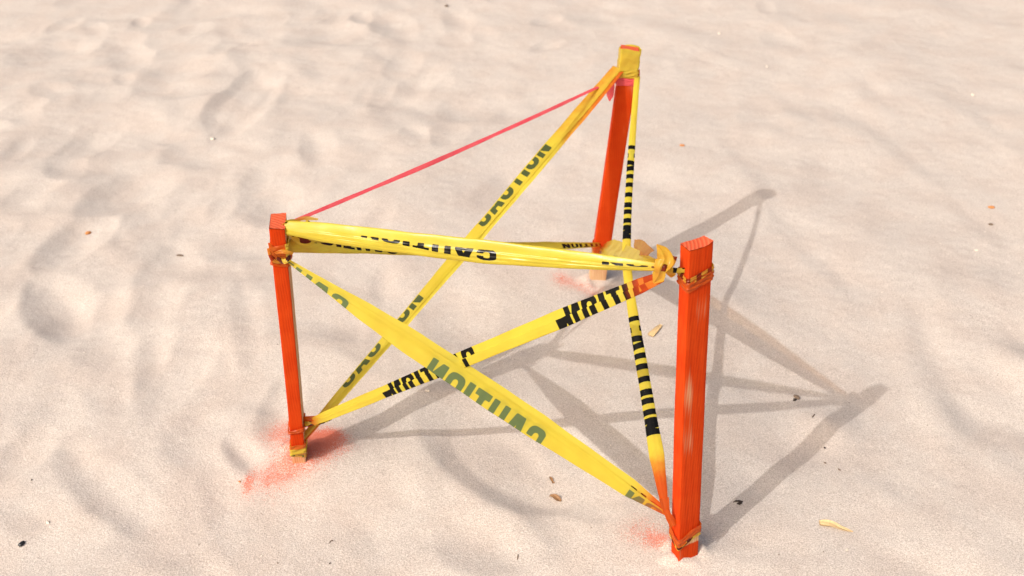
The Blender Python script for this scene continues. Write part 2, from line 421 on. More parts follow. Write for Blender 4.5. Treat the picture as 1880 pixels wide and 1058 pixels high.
SB = stake('B', (.245, 2.512, -.007), (.2995, 2.5322, .6690), (.046, .029), R(3), lambda a, b: .003*b-.002*a, bare_B,
           'farthest orange stake, its top capped in yellow tape', (.03, .03, 0))
SR = stake('R', (.3445, 1.453, .002), (.3030, 1.4673, .7200), (.046, .030), R(23), lambda a, b: .0045*max(0, a)**2*(1-.5*b), bare_R,
           'nearest and tallest orange stake at right with splintered corner on top', (.17, -.02, 0))

# ------------------------------------------------------------------ printed word on the tape
def box(x, y, x0, x1, y0, y1):
    cx, cy = (x0+x1)/2, (y0+y1)/2; dx = np.abs(x-cx)-(x1-x0)/2; dy = np.abs(y-cy)-(y1-y0)/2
    return np.maximum(dx, dy)
def rbox(x, y, x0, x1, y0, y1, r):
    cx, cy = (x0+x1)/2, (y0+y1)/2; dx = np.abs(x-cx)-((x1-x0)/2-r); dy = np.abs(y-cy)-((y1-y0)/2-r)
    return np.hypot(np.maximum(dx, 0), np.maximum(dy, 0))+np.minimum(np.maximum(dx, dy), 0)-r
def seg(x, y, ax, ay, bx, by, w):
    t = np.clip(((x-ax)*(bx-ax)+(y-ay)*(by-ay))/((bx-ax)**2+(by-ay)**2), 0, 1)
    return np.hypot(x-ax-t*(bx-ax), y-ay-t*(by-ay))-w
def word_sdf(x, y):
    # x along the word in letter heights, y 0..1 ; negative inside the strokes of C A U T I O N
    S = np.full_like(x, 9.)
    st = .235; w = .68; gap = .10; pos = 0
    for ch in 'CAUTION':
        X = x-pos
        if ch in 'CO':
            d = np.maximum(rbox(X, y, 0, w, 0, 1, .27), -rbox(X, y, st, w-st, st*.9, 1-st*.9, .1))
            if ch == 'C': d = np.maximum(d, -box(X, y, w*.55, w+.2, .39, .61))
            adv = w
        elif ch == 'A':
            d = np.minimum(np.maximum(np.minimum(seg(X, y, .10, -.05, .30, 1.1, st*.52), seg(X, y, .60, -.05, .40, 1.1, st*.52)), box(X, y, -.2, 1, 0, 1)), box(X, y, .18, .52, .2, .37)); adv = .70
        elif ch == 'U':
            d = np.minimum(np.minimum(box(X, y, 0, st, .25, 1), box(X, y, w-st, w, .25, 1)), np.maximum(np.maximum(rbox(X, y, 0, w, 0, 1, .27), -rbox(X, y, st, w-st, st*.9, 1.3, .1)), y-.6)); adv = w
        elif ch == 'T':
            d = np.minimum(box(X, y, 0, .60, 1-st, 1), box(X, y, .30-st/2, .30+st/2, 0, 1)); adv = .60
        elif ch == 'I':
            d = box(X, y, 0, st*1.1, 0, 1); adv = st*1.1
        else:
            d = np.minimum(np.minimum(box(X, y, 0, st, 0, 1), box(X, y, w-st, w, 0, 1)), np.maximum(seg(X, y, st*.5, 1, w-st*.5, 0, st*.5), box(X, y, 0, w, 0, 1))); adv = w
        S = np.minimum(S, d); pos += adv+gap
    return S, pos-gap
WLEN = word_sdf(np.zeros(1), np.zeros(1))[1]
LET = .050; PERIOD = .455
def ink_at(u, v, c_end, direction, up, letter=LET, word=.265, shift=None, clip=None, split=None, span=None, period=PERIOD):
    # u metres along the tape, v metres across; c_end = u where a C begins; shift slides the print across where a crease swallows it
    v0 = v
    if shift: v = v-np.interp(u, *zip(*shift))
    if split:
        low = v0 < split[0]; u = np.where(low, u+split[1], u); v = np.where(low, v+split[2], v)
    x = direction*(u-c_end); x = np.mod(x, period)
    xs = x/word*WLEN; ys = up*v/letter+.5
    d = -word_sdf(xs, ys)[0]*letter
    if clip: d = np.minimum(d, np.minimum(v0-clip[0], clip[1]-v0))
    if span: d = np.where((u < span[0]) | (u > span[1]), -1., d)
    return d

# ------------------------------------------------------------------ tape
def catmull(P, n):
    P = np.asarray(P, float)
    if len(P) == 2:
        t = np.linspace(0, 1, n)[:, None]; return P[0]*(1-t)+P[1]*t
    Q = np.vstack([2*P[0]-P[1], P, 2*P[-1]-P[-2]]); out = []
    for t in np.linspace(0, len(P)-1-1e-9, n):
        i = int(t); f = t-i; a, b, c, d = Q[i:i+4]
        out.append(.5*((2*b)+(-a+c)*f+(2*a-5*b+4*c-d)*f*f+(-a+3*b-3*c+d)*f**3))
    return np.array(out)
def lin(u, pts):
    a = np.array(pts, float); return np.interp(u, a[:, 0], a[:, 1])
def ribbon(name, parent, path, width_px, prof, roll=((0, 0),), text=None, thru=None, paint=((0, 0),), step=.0022, nv=44, wrinkle=.0006, material=None, n=None, seed=0, up=None, paint_v=0):
    rg = np.random.default_rng(100+seed)
    path = np.asarray(path, float)
    dense = catmull(path, 400); ln = np.concatenate([[0], np.cumsum(np.linalg.norm(np.diff(dense, axis=0), axis=1))]); L = ln[-1]
    nu = n or max(12, int(L/step))
    uu = np.linspace(0, L, nu); C = np.stack([np.interp(uu, ln, dense[:, k]) for k in range(3)], 1)
    # settle the path a little so that it is not a ruler line
    D = np.gradient(C, axis=0); D /= np.linalg.norm(D, axis=1)[:, None]
    N = CO-C if up is None else np.tile(np.asarray(up, float), (nu, 1))
    N = N-(N*D).sum(1)[:, None]*D; N /= np.linalg.norm(N, axis=1)[:, None]
    Wd = np.cross(N, D); s0 = 1 if Wd[nu//2] @ CU > 0 else -1; Wd = Wd*s0
    f = uu/L; rl = np.radians(lin(f, roll))
    W2 = Wd*np.cos(rl)[:, None]+N*np.sin(rl)[:, None]; N2 = N*np.cos(rl)[:, None]-Wd*np.sin(rl)[:, None]
    dep = (C-CO)@CF
    hw = lin(f, width_px)*dep/F_PX/2
    v = np.linspace(-1, 1, nv)
    pr = prof if callable(prof) else (lambda t: prof)
    Aa = np.zeros((nu, nv)); Bb = np.zeros((nu, nv)); TH = np.zeros((nu, nv))
    for i in range(nu):
        q = np.array(pr(f[i]), float)
        Aa[i] = np.interp(v, q[:, 0], q[:, 1]); Bb[i] = np.interp(v, q[:, 0], q[:, 2])*.001
        if q.shape[1] > 3: TH[i] = q[np.clip(np.searchsorted(q[:, 0], v, side='right')-1, 0, len(q)-1), 3]
    ker = np.array([.25, .5, .25])
    for _ in range(1):
        for M_ in (Aa, Bb):
            M_[:, 1:-1] = M_[:, :-2]*.25+M_[:, 1:-1]*.5+M_[:, 2:]*.25
    U = np.tile(uu[:, None], (1, nv)); VV = np.tile(v[None, :]*.038, (nu, 1))
    pinch = np.clip(hw/.016, .15, 1)[:, None]
    # lengthwise tension creases plus slow waves
    ph = rg.uniform(0, 6.3, 8)
    cre = (np.sin(VV*300+ph[0]+2.6*np.sin(U*7+ph[1]))*.55*(.5+.5*np.sin(U*6+ph[2]))+np.sin(VV*640+ph[2]+2.2*np.sin(U*11+ph[3]))*.2*(.5+.5*np.sin(U*13+ph[5])))*wrinkle
    wave = (np.sin(U*17+ph[4]+VV*30)*.5+np.sin(U*43+ph[5]-VV*70)*.4+np.sin(U*90+ph[6]+VV*120)*.18)*wrinkle*1.8
    Bt = Bb*pinch+(cre+wave)*pinch
    edge = 1+.02*np.sin(U*23+ph[6])+.012*np.sin(U*61+ph[7])
    P = C[:, None, :]+W2[:, None, :]*(Aa*edge*hw[:, None])[..., None]+N2[:, None, :]*Bt[..., None]
    ink = np.full((nu, nv), -1.0)
    if text: ink = ink_at(U, VV, **text)
    if thru is not None: TH[:] = thru
    PT = np.tile(lin(f, paint)[:, None], (1, nv))
    if paint_v: PT = PT*(1+paint_v*v[None, :])
    o = link_mesh(name, P.reshape(-1, 3), grid_faces(nu, nv), material or M_TAPE, parent, tuple(C[nu//2]), {'ink': ink, 'thru': TH, 'paint': PT})
    return o
def wrap(name, parent, st, s_mid, high, out=.0012, skew=(0, 0), dip=None, text=None, paint=.6, crumple=.0008, material=None, seed=0, nv=16, taper=0, thru=0, start=0):
    # band drawn tight round a stake
    rg = np.random.default_rng(300+seed); hx = st.hx+out+.0014; hy = st.hy+out+.0014; r = .0035
    per = []
    for cx, cy, a0 in ((hx-r, -hy+r, -90), (hx-r, hy-r, 0), (-hx+r, hy-r, 90), (-hx+r, -hy+r, 180)):
        for k in range(7):
            a = R(a0+15*k); per.append((cx+r*math.cos(a), cy+r*math.sin(a)))
    P = np.array(per+[per[0]]); sg = np.concatenate([[0], np.cumsum(np.linalg.norm(np.diff(P, axis=0), axis=1))])
    nu = 120; t = np.linspace(0, sg[-1], nu, endpoint=False)
    Q = np.stack([np.interp(t, sg, P[:, 0]), np.interp(t, sg, P[:, 1])], 1)
    v = np.linspace(-1, 1, nv); ph = rg.uniform(0, 6.3, 6)
    Nn = Q/np.linalg.norm(Q, axis=1)[:, None]
    T, Vv = np.meshgrid(t, v, indexing='ij')
    zz = s_mid+Q[:, :1]/hx*skew[0]+Q[:, 1:]/hy*skew[1]+(high/2)*(1+.08*np.sin(T*90+ph[0])+taper*Q[:, :1]/hx)*Vv
    if dip: zz = zz-dip*np.exp(-(((Q[:, :1]+hx)**2+(Q[:, 1:]+hy)**2)/(2*(hx*.75)**2)))
    cr = crumple*(np.sin(Vv*7+ph[1]+2*np.sin(T*60+ph[2]))+.7*np.sin(Vv*13+T*120+ph[3])+.5*np.sin(T*260+ph[4]-Vv*4))
    V3 = st.base+(Q[:, 0][:, None]+Nn[:, 0][:, None]*cr)[..., None]*st.x+(Q[:, 1][:, None]+Nn[:, 1][:, None]*cr)[..., None]*st.y+zz[..., None]*st.z
    ink = np.full(T.shape, -1.)
    if text: ink = ink_at(T+start, Vv*.038, **text)
    pt = paint(Q[:, :1]/hx+0*Vv, Q[:, 1:]/hy+0*Vv, Vv) if callable(paint) else np.full(T.shape, paint)
    return link_mesh(name, V3.reshape(-1, 3), grid_faces(nu, nv, True), material or M_TAPE, parent, tuple(st.base+st.z*s_mid), {'ink': ink, 'thru': np.full(T.shape, thru), 'paint': pt})

def tape_root(path, label):
    return empty('caution_tape', np.mean(np.asarray(path), axis=0), label, 'caution tape', 'caution tape strung between the stakes')
FOLD_BACK = [(-1, 1.0, -2.2, 0), (-.25, -.55, -2.4, 0), (.02, -1.0, -1.0, 1), (.08, -.97, .3, 1), (.55, -.1, 1.6, 1), (1, .48, 1.0, 1)]

# T1: from the top of the left stake to the knot by the right stake, word upside down
p = [SL.point(524, 418, .012), SR.point(1222, 492, .006)]
t1 = tape_root(p, 'glossy yellow tape across the top from left stake to knot, black upside-down lettering')
pm = p[0]+(p[1]-p[0])*.5; pm = pm+np.array([0, 0, -.006])
PROF1 = lambda t: [(-1, -.45, -5), (-.86, -.95, -3.5), (-.80, -1, -1.5), (-.66, -.72, 2.5), (.1, -.22, 5), (.66, .12, 4.2), (.82, .62, 3), (.95, 1.0, .5), (1, .9, -1.5)]
ribbon('strip', t1, [p[0], pm, p[1]], [(0, 27), (.08, 36), (.3, 45), (.55, 47), (.75, 40), (.9, 26), (1, 14)], PROF1, roll=[(0, 8), (.4, 12), (1, 14)],
       text=dict(c_end=.424, direction=-1, up=-1, shift=[(0, .046), (.16, .044), (.30, .020), (.40, .004), (.5, .0), (.6, .03), (.8, .034)], clip=(-.034, .0255)), paint=[(0, .15), (.06, 0), (.9, 0), (1, .45)], wrinkle=.0009, seed=1)
# T2: from the left stake's binding to the foot of the far stake
p = [SL.point(520, 450, .022), SB.point(1102, 449, .02)]
t2 = tape_root(p, 'dull yellow tape from left stake knot to foot of the far stake')
PROF2 = [(-1, -.7, -3), (-.8, -1, -1), (-.5, -.75, 2), (.2, -.15, 3), (.66, .45, 2), (.8, 1, 0), (1, .3, -2.5)]
ribbon('strip', t2, [p[0], p[0]*.5+p[1]*.5+np.array([0, 0, -.008]), p[1]], [(0, 30), (.12, 30), (.3, 34), (.6, 26), (.85, 16), (1, 9)], PROF2, roll=[(0, -22), (.5, -30), (1, -20)],
       text=dict(c_end=.315, direction=-1, up=-1, shift=[(0, .05), (.08, .045), (.2, .012), (.3, .0), (1.2, .008)], clip=(-.034, .022)), paint=[(0, .42), (.10, .2), (.2, .06), (.9, .05), (1, .6)], wrinkle=.0008, seed=2)
# T3: broad strip down the front, print showing through
p = [SL.point(527, 478, .027), SR.point(1228, 944, .012)]
t3 = tape_root(p, 'broad yellow tape slanting down across the front, green mirrored lettering showing through')
def PROF3(t):
    k = min(1, max(0, (t-.80)/.15)); q = [list(r) for r in FOLD_BACK]
    q[-1][1] = .48-.40*k; q[0][1] = 1.0; q[1][1] = -.55+.1*k; q[4][1] = -.1-.2*k
    return q
ribbon('strip', t3, p, [(0, 7), (.06, 14), (.2, 36), (.33, 47), (.5, 52), (.66, 49), (.8, 41), (.9, 34), (.97, 18), (1, 11)], PROF3, roll=[(0, 10), (.5, -4), (1, 6)],
       text=dict(c_end=.6, direction=-1, up=1), paint=[(0, .3), (.03, 0), (.86, 0), (.93, .35), (.975, .8), (1, 1)], paint_v=-.35, wrinkle=.0006, seed=3)
# T4: foot of the left stake up to the knot, word in black
p = [SL.point(563, 779, .0), SR.point(1216, 508, .0)]
t4 = tape_root(p, 'tape rising from left stake foot to knot, scrambled bold black lettering')
PROF4 = [(-1, -.2, -4), (-.78, -.97, -2), (-.70, -1, 0), (-.08, .02, 3.6), (.02, .10, 3.2), (.16, -.02, .8), (.26, .06, .6), (.78, .97, 1.5), (.84, 1, 0), (1, .4, -3.5)]
ribbon('strip', t4, p, [(0, 14), (.06, 19), (.3, 25), (.5, 32), (.8, 36), (.95, 30), (1, 20)], PROF4, roll=[(0, 10), (.5, 0), (1, -12)],
       text=dict(c_end=.955, direction=-1, up=1, word=.235, letter=.074, split=(-.001, .022, .010), span=(.05, .92)), paint=[(0, .95), (.03, .5), (.07, 0), (.9, 0), (.95, .7), (1, .8)], wrinkle=.0006, seed=4)
# T5: top of the far stake down to the foot of the left stake
p = [SB.point(1135, 126, .012), SL.point(556, 806, .014)]
t5 = tape_root(p, 'long tape slanting from capped far stake to left stake foot, dark green half letters')
PROF5 = [(-1, -1, -2.2, 0), (-.2, .0, -2.6, 0), (.0, .93, -1.2, 0), (.03, 1.0, -.2, .5), (.08, .95, .5, .5), (.66, -.02, 2.0, .5), (1, -.5, 1.0, .5)]  # half thru: weaker light from behind is painted into the darker ink colour
ribbon('strip', t5, p, [(0, 24), (.1, 28), (.3, 30), (.55, 28), (.75, 23), (.9, 19), (1, 12)], PROF5, roll=[(0, -24), (.5, -22), (1, -10)],
       text=dict(c_end=.565, direction=-1, up=-1, letter=.058, clip=(.006, .038), span=(.2, 3), period=.50, word=.275), paint=[(0, .55), (.1, .5), (.2, .35), (.25, 0), (.86, 0), (.93, .3), (1, .6)], paint_v=-.55, wrinkle=.0008, seed=5)
# T6: top of the far stake to the foot of the near stake
p = [SB.point(1170, 140, .010), SR.point(1222, 938, .010)]
t6 = tape_root(p, 'narrow rolled tape hanging steeply from far stake to near stake foot, black bars')
PROF6 = [(-1, .3, -7), (-.62, -.8, -5), (-.48, -1, -2), (-.25, -.6, 2.2), (0, 0, 3.6), (.25, .6, 2.2), (.48, 1, -2), (.62, .8, -5), (1, -.3, -7)]
kp = [p[0], at_depth(1160, 268, depth_of(p[0]+(p[1]-p[0])*.2)), at_depth(1151, 425, depth_of(p[0]+(p[1]-p[0])*.42)), at_depth(1154, 520, depth_of(p[0]+(p[1]-p[0])*.54)), at_depth(1186, 720, depth_of(p[0]+(p[1]-p[0])*.76)), p[1]]
ribbon('strip', t6, kp, [(0, 11), (.2, 13), (.45, 16), (.7, 22), (.83, 26), (.9, 30), (.96, 20), (1, 12)], PROF6, roll=[(0, 0), (1, 15)],
       text=dict(c_end=.235, direction=1, up=1, letter=.105, span=(.1, 3), period=.49, word=.285), paint=[(0, .12), (.02, 0), (.88, 0), (.91, .5), (.95, .9), (1, 1)], wrinkle=.0005, seed=6)
# T7: foot of the far stake to the knot
p = [SB.point(1104, 455, .026), SR.point(1214, 490, .0)]
t7 = tape_root(p, 'short yellow tape between far stake foot and knot, thin striped print')
PROF7 = lambda t: [(-1, .92, -2.5), (-.5, .1, -1), (-.06, -1, -1.5), (.04, -1, .5), (.4, -.2, 2.5), (.7, .4, .5), (1, 1, 2)]
ribbon('strip', t7, [p[0], p[0]+(p[1]-p[0])*.4+np.array([0, 0, .004]), p[1]], [(0, 16), (.14, 38), (.3, 42), (.45, 34), (.7, 29), (.9, 20), (1, 12)], PROF7, roll=((0, 0),), up=-.7*CX+.5*CU-.3*CF,
       text=dict(c_end=.55, direction=-1, up=-1, letter=.018, word=.10), paint=[(0, .8), (.12, .3), (.25, 0), (.9, .1), (1, .5)], wrinkle=.0012, seed=7)
ribbon('frayed_edge', t7, [SB.point(1165, 450, .35), SR.point(1195, 465, .03)], [(0, 20), (.4, 30), (1, 16)], [(-1, -1, 0), (0, 0, 2), (1, 1, -1)], roll=[(0, 30), (1, -20)], paint=[(0, .45), (1, .5)], material=M_TAPE_THIN, seed=8, nv=14)

# bindings
SPL = dict(c_end=.02, direction=1, up=1)
# far stake: yellow cap, ribbon under it
wrap('wrap', t5, SB, SB.along(111), .066, .0018, skew=(.001, 0), paint=lambda a, b, v: .16*(v < -.55), crumple=.0006, seed=1)
wrap('wrap', t5, SB, SB.along(134), .020, .0028, skew=(.002, -.002), paint=.24, crumple=.0010, seed=2)
# far stake foot
wrap('wrap', t2, SB, SB.along(464), .052, .0016, skew=(-.006, 0), paint=lambda a, b, v: .55+.35*(v > .2), crumple=.0011, seed=3, dip=.004)
# left stake head
wrap('wrap', t2, SL, SL.along(449), .030, .0022, skew=(.004, .0), paint=lambda a, b, v: .85-.75*(a > .7), crumple=.0009, seed=4)
wrap('wrap', t3, SL, SL.along(466), .018, .0018, skew=(-.004, .003), paint=.9, crumple=.0014, seed=5)
# left stake foot
wrap('wrap', t5, SL, SL.along(812), .026, .0016, skew=(.003, -.002), paint=lambda a, b, v: .55*(v > .1)+.22, crumple=.0008, seed=6)
wrap('wrap', t5, SL, SL.along(822), .010, .0010, skew=(-.002, 0), paint=.12, crumple=.0006, seed=7, material=M_TAPE_THIN, text=SPL, thru=1)
wrap('wrap', t4, SL, SL.along(778), .012, .0012, skew=(.004, 0), paint=.97, crumple=.0008, seed=8)
# near stake head
wrap('wrap', t1, SR, SR.along(495), .012, .0010, skew=(.005, .001), paint=.5, crumple=.0006, seed=9, text=dict(c_end=.03, direction=1, up=1, letter=.13, word=.2), dip=.003)
wrap('wrap', t1, SR, SR.along(507), .020, .0012, skew=(.005, 0), paint=1.2, crumple=.0009, seed=10, dip=.003)
# near stake foot
wrap('wrap', t3, SR, SR.along(968), .020, .0020, skew=(.004, 0), paint=.90, crumple=.0007, seed=11, dip=.016)
wrap('wrap', t3, SR, SR.along(976), .012, .0014, skew=(.004, 0), paint=.35, crumple=.0004, seed=12, dip=.016, text=dict(c_end=.03, direction=1, up=1, letter=.07))

# knot beside the near stake: upright crumpled tail, twisted neck, small ends
F3 = [(-1, -1, 1.5), (-.4, -.4, -2), (.2, .2, 2.5), (1, 1, -1.5)]
dk = SR.point
ribbon('knot_tail', t1, [dk(1206, 449, .010), dk(1216, 462, .016), dk(1221, 477, .022), dk(1213, 492, .030), dk(1210, 505, .024), dk(1200, 520, .014)], [(0, 2), (.16, 22), (.4, 36), (.6, 22), (.8, 26), (1, 3)],
       [(-1, -1, 3), (-.55, -.55, -2.5), (-.5, -.5, -2.5), (.1, .1, 3), (.15, .15, 3), (1, 1, -4)], roll=[(0, 10), (.5, -8), (1, 10)], paint=[(0, .50), (.5, .45), (1, .42)], seed=20, nv=20, wrinkle=.0008, up=(-.15, -1, .62))
ribbon('knot_tail', t1, [dk(1218, 494, .028), dk(1230, 486, .02), dk(1236, 470, .008)], [(0, 8), (.5, 14), (1, 18)], F3, roll=[(0, 40), (1, -20)], text=dict(c_end=-.02, direction=1, up=1, letter=.09), paint=[(0, .4), (1, .5)], seed=21, nv=14, wrinkle=.001)
ribbon('knot_tail', t1, [dk(1222, 497, .026), dk(1233, 503, .022), dk(1240, 505, .014)], [(0, 10), (.6, 14), (1, 4)], F3, roll=[(0, -30), (1, 20)], paint=[(0, .55), (1, .5)], seed=22, nv=14, wrinkle=.001)
ribbon('knot', t1, [dk(1212, 494, .026), dk(1220, 492, .032), dk(1227, 494, .028)], [(0, 10), (.5, 16), (1, 10)], [(-1, -.2, -6), (-.6, -1, -1), (0, 0, 5), (.6, 1, -1), (1, .2, -6)], text=dict(c_end=.0, direction=1, up=1, letter=.08), paint=[(0, .4), (1, .4)], seed=23, nv=20, wrinkle=.0012)
ribbon('twisted_neck', t1, [dk(1224, 494, .024), dk(1242, 497, .018), dk(1262, 498, .012)], [(0, 14), (.4, 10), (1, 15)], [(-1, -.6, -4), (-.5, -1, -1), (0, 0, 2.5), (.5, 1, -1), (1, .6, -4)], roll=[(0, -60), (.5, 20), (1, 40)], text=dict(c_end=.01, direction=1, up=1, letter=.10, word=.2), paint=[(0, .2), (.5, .05), (1, .3)], seed=24, nv=18)

# loop and knot at the head of the left stake
dl = SL.point
ribbon('loop', t1, [dl(519, 412, .014), dl(538, 418, -.004), dl(556, 432, -.012), dl(566, 428, -.03), dl(576, 408, -.035)], [(0, 20), (.3, 34), (.7, 40), (1, 26)], [(-1, -1, 2), (-.2, -.2, -2), (.5, .5, 2), (1, 1, -2)], roll=[(0, 30), (.5, -10), (1, 20)], text=dict(c_end=-.015, direction=1, up=1, letter=.06), paint=[(0, .1), (.4, .45), (1, .25)], seed=25, nv=24, wrinkle=.0015)
ribbon('fringe', t1, [dl(545, 404, -.02), dl(562, 401, -.03), dl(584, 403, -.036)], [(0, 6), (.5, 9), (1, 4)], F3, roll=[(0, 20), (1, 40)], paint=[(0, .3), (1, .2)], material=M_TAPE_THIN, seed=26, nv=10)
for i, (pts, ws, pa) in enumerate([
    ([(494, 446), (500, 458), (510, 470), (524, 476)], [(0, 6), (.5, 11), (1, 6)], .9),
    ([(492, 456), (497, 470), (506, 480), (520, 482)], [(0, 5), (.5, 9), (1, 6)], .7),
    ([(505, 466), (517, 462), (530, 464), (538, 466)], [(0, 6), (.5, 8), (1, 6)], .7),
    ([(508, 474), (519, 480), (527, 478), (532, 470)], [(0, 6), (.5, 10), (1, 6)], .35)]):
    ribbon('knot', t3, [dl(x, y, .029+.003*i+.004*(k in (1, 2))) for k, (x, y) in enumerate(pts)], ws, [(-1, -1, -2), (-.4, -.4, 2), (.1, .1, -1), (.5, .5, 2.5), (1, 1, -2)], roll=[(0, 25), (.5, -15), (1, 30)],
           text=dict(c_end=-.155+.03*i, direction=1, up=1, letter=.09) if i in (1, 3) else None, paint=[(0, pa), (1, pa*.75)], seed=30+i, nv=20, wrinkle=.0016)
# tie at the foot of the left stake
ribbon('tie', t4, [dl(554, 770, .0), dl(566, 769, .004), dl(590, 768, .004), dl(604, 764, .004)], [(0, 9), (.5, 10), (1, 6)], F3, paint=[(0, 1), (1, .85)], seed=40, nv=12)
ribbon('tie', t4, [dl(557, 778, .006), dl(568, 777, .008), dl(590, 774, .006), dl(608, 767, .004)], [(0, 12), (.5, 10), (1, 9)], F3, text=dict(c_end=-.01, direction=1, up=1, letter=.10), paint=[(0, .3), (1, .1)], seed=41, nv=12)
# twist at the foot of the near stake
ribbon('tie', t3, [dk(1222, 936, .014), dk(1229, 950, .018), dk(1238, 965, .020)], [(0, 10), (.5, 14), (1, 16)], F3, roll=[(0, 40), (1, -10)], paint=[(0, 1), (1, .9)], seed=42, nv=14, wrinkle=.001)
ribbon('tie', t6, [dk(1219, 915, .012), dk(1224, 940, .012), dk(1233, 956, .010)], [(0, 18), (.5, 13), (1, 10)], F3, roll=[(0, 0), (1, 30)], paint=[(0, 1), (1, 1)], seed=43, nv=14, wrinkle=.001)

# T6 edge behind the far stake's cap
ribbon('tie', t6, [SB.point(1171, 128, .004), SB.point(1171, 150, .010), SB.point(1169, 166, .010)], [(0, 8), (.5, 6), (1, 4)], F3, paint=[(0, .9), (1, .9)], seed=44, nv=10)
# pink ribbon
p = [SL.point(540, 406, -.018), SB.point(1124, 148, .010)]
rb = empty('flagging_ribbon', np.mean(p, axis=0), 'thin pink flagging ribbon from left stake up to the far stake', 'ribbon')
ribbon('strip', rb, [p[0], p[0]*.66+p[1]*.34+np.array([0, 0, -.006]), p[0]*.33+p[1]*.67+np.array([0, 0, -.005]), p[1]], [(0, 8), (.12, 10), (.3, 12), (.42, 9), (.6, 11), (.85, 7), (1, 6)], [(-1, -.4, -1.0), (-.6, -1, 0), (-.1, -.1, .5), (0, .0, .2), (.15, .1, .5), (.7, 1, 0), (1, .5, -.8)], roll=[(0, -20), (.2, -48), (.4, -15), (.55, -50), (.8, -25), (1, -40)], material=M_PINK, seed=50, nv=18)
wrap('wrap', rb, SB, SB.along(147), .020, .0014, paint=0, crumple=.0007, seed=13, material=M_PINK)
ribbon('loose_end', rb, [SB.point(1130, 147, .012), SB.point(1124, 152, .014), SB.point(1121, 168, .012), SB.point(1119, 186, .012)], [(0, 8), (.3, 12), (.75, 13), (1, 3)], [(-1, -1, 2), (0, 0, -2), (1, 1, 2)], roll=[(0, 0), (.6, 30), (1, -20)], material=M_PINK, seed=51, nv=12, up=(-.5, -1, .2))

# ------------------------------------------------------------------ things lying on the sand
def plain(name, col, rough=.7, var=.25):
    m, ns, ls, b = mat(name)
    co = ns.new('ShaderNodeTexCoord').outputs['Object']
    nz = noise(ns, ls, 180, 4, .65, co)
    c = mixc(ns, ls, ramp(ns, ls, nz, .3, .7), tuple(k*(1-var) for k in col), tuple(min(1, k*(1+var)) for k in col))
    ls.new(c, b.inputs['Base Color']); b.inputs['Roughness'].default_value = rough
    return m
M_BLACK = plain('black_stone', (.012, .013, .016), .35); M_BROWN = plain('dry_brown', (.30, .16, .07)); M_DARK = plain('dark_scrap', (.035, .022, .015))
M_LEAF = plain('yellow_leaf', (.68, .48, .24), .6, .15); M_PALE = plain('pale_shell', (.74, .66, .56)); M_ORBIT = plain('orange_crumb', (.55, .22, .06)); M_TWIG = plain('twig_bark', (.16, .11, .075))
def ground_thing(name, label, cat, px, py, group=None):
    g = ground(px, py); return g
def pebble(px, py, size, material, label, name='pebble', cat='pebble', flat_=.6, stretch=1.4, turn=0, seed=0, sink=.15, group=None):
    rg = np.random.default_rng(500+seed); g = ground(px, py); sz = size*depth_of(g)/F_PX/2
    nu, nv = 20, 12
    th = np.linspace(0, 2*math.pi, nu, endpoint=False); ph = np.linspace(.02, math.pi-.02, nv)
    T, Pp = np.meshgrid(th, ph, indexing='ij'); a = rg.uniform(0, 6.3, 5)
    rr = 1+.14*np.sin(2*T+a[0])*np.sin(Pp)+.10*np.sin(3*T+a[1]+2*Pp)+.07*np.sin(5*T+a[2]-3*Pp)*np.sin(Pp)
    rr = np.round(rr*9)/9*.5+rr*.5
    x = rr*np.sin(Pp)*np.cos(T)*stretch*sz; y = rr*np.sin(Pp)*np.sin(T)*sz; z = rr*np.cos(Pp)*sz*flat_
    c, s = math.cos(R(turn)), math.sin(R(turn))
    V = np.stack([x*c-y*s+g[0], x*s+y*c+g[1], z+g[2]+sz*flat_*(1-2*sink)], -1)
    o = link_mesh(name, V.reshape(-1, 3), grid_faces(nu, nv, True), material, None, tuple(g))
    o['label'] = label; o['category'] = cat
    if group: o['group'] = group
    return o
def leaf(pts, width, material, label, name='dry_leaf', cat='leaf', curl=.25, lift=.004, seed=0):
    g = [ground(x, y) for x, y in pts]; C = catmull(g, 26); D = np.gradient(C, axis=0); D /= np.linalg.norm(D, axis=1)[:, None]
    side = np.cross(np.array([0, 0, 1.]), D); side /= np.linalg.norm(side, axis=1)[:, None]
    v = np.linspace(-1, 1, 9); t = np.linspace(0, 1, 26)
    rg = np.random.default_rng(700+seed); a = rg.uniform(0, 6.3, 3)
    w = lin(t, width)*depth_of(g[0])/F_PX/2
    P = []
    for i in range(26):
        ww = w[i]*v*(1+.06*math.sin(9*t[i]+a[0]))
        P.append(C[i]+side[i]*ww[:, None]+np.array([0, 0, 1.])*(lift*(.35+.65*math.sin(math.pi*min(1, t[i]*1.1)))+curl*abs(w[i])*v**2+.0006*np.sin(6*v+8*t[i]+a[1]))[:, None])
    top_ = np.array(P); bot = top_-np.array([0, 0, .0007])
    V = np.concatenate([top_.reshape(-1, 3), bot.reshape(-1, 3)]); F = grid_faces(26, 9); n = 26*9
    F = np.concatenate([F, F[:, ::-1]+n])
    rim = [i*9 for i in range(26)]+[25*9+j for j in range(1, 9)]+[i*9+8 for i in range(24, -1, -1)]+[j for j in range(7, 0, -1)]
    F = np.concatenate([F, np.array([[rim[k], rim[(k+1) % len(rim)], rim[(k+1) % len(rim)]+n, rim[k]+n] for k in range(len(rim))])])
    o = link_mesh(name, V, F, material, None, tuple(g[0])); o['label'] = label; o['category'] = cat
    return o
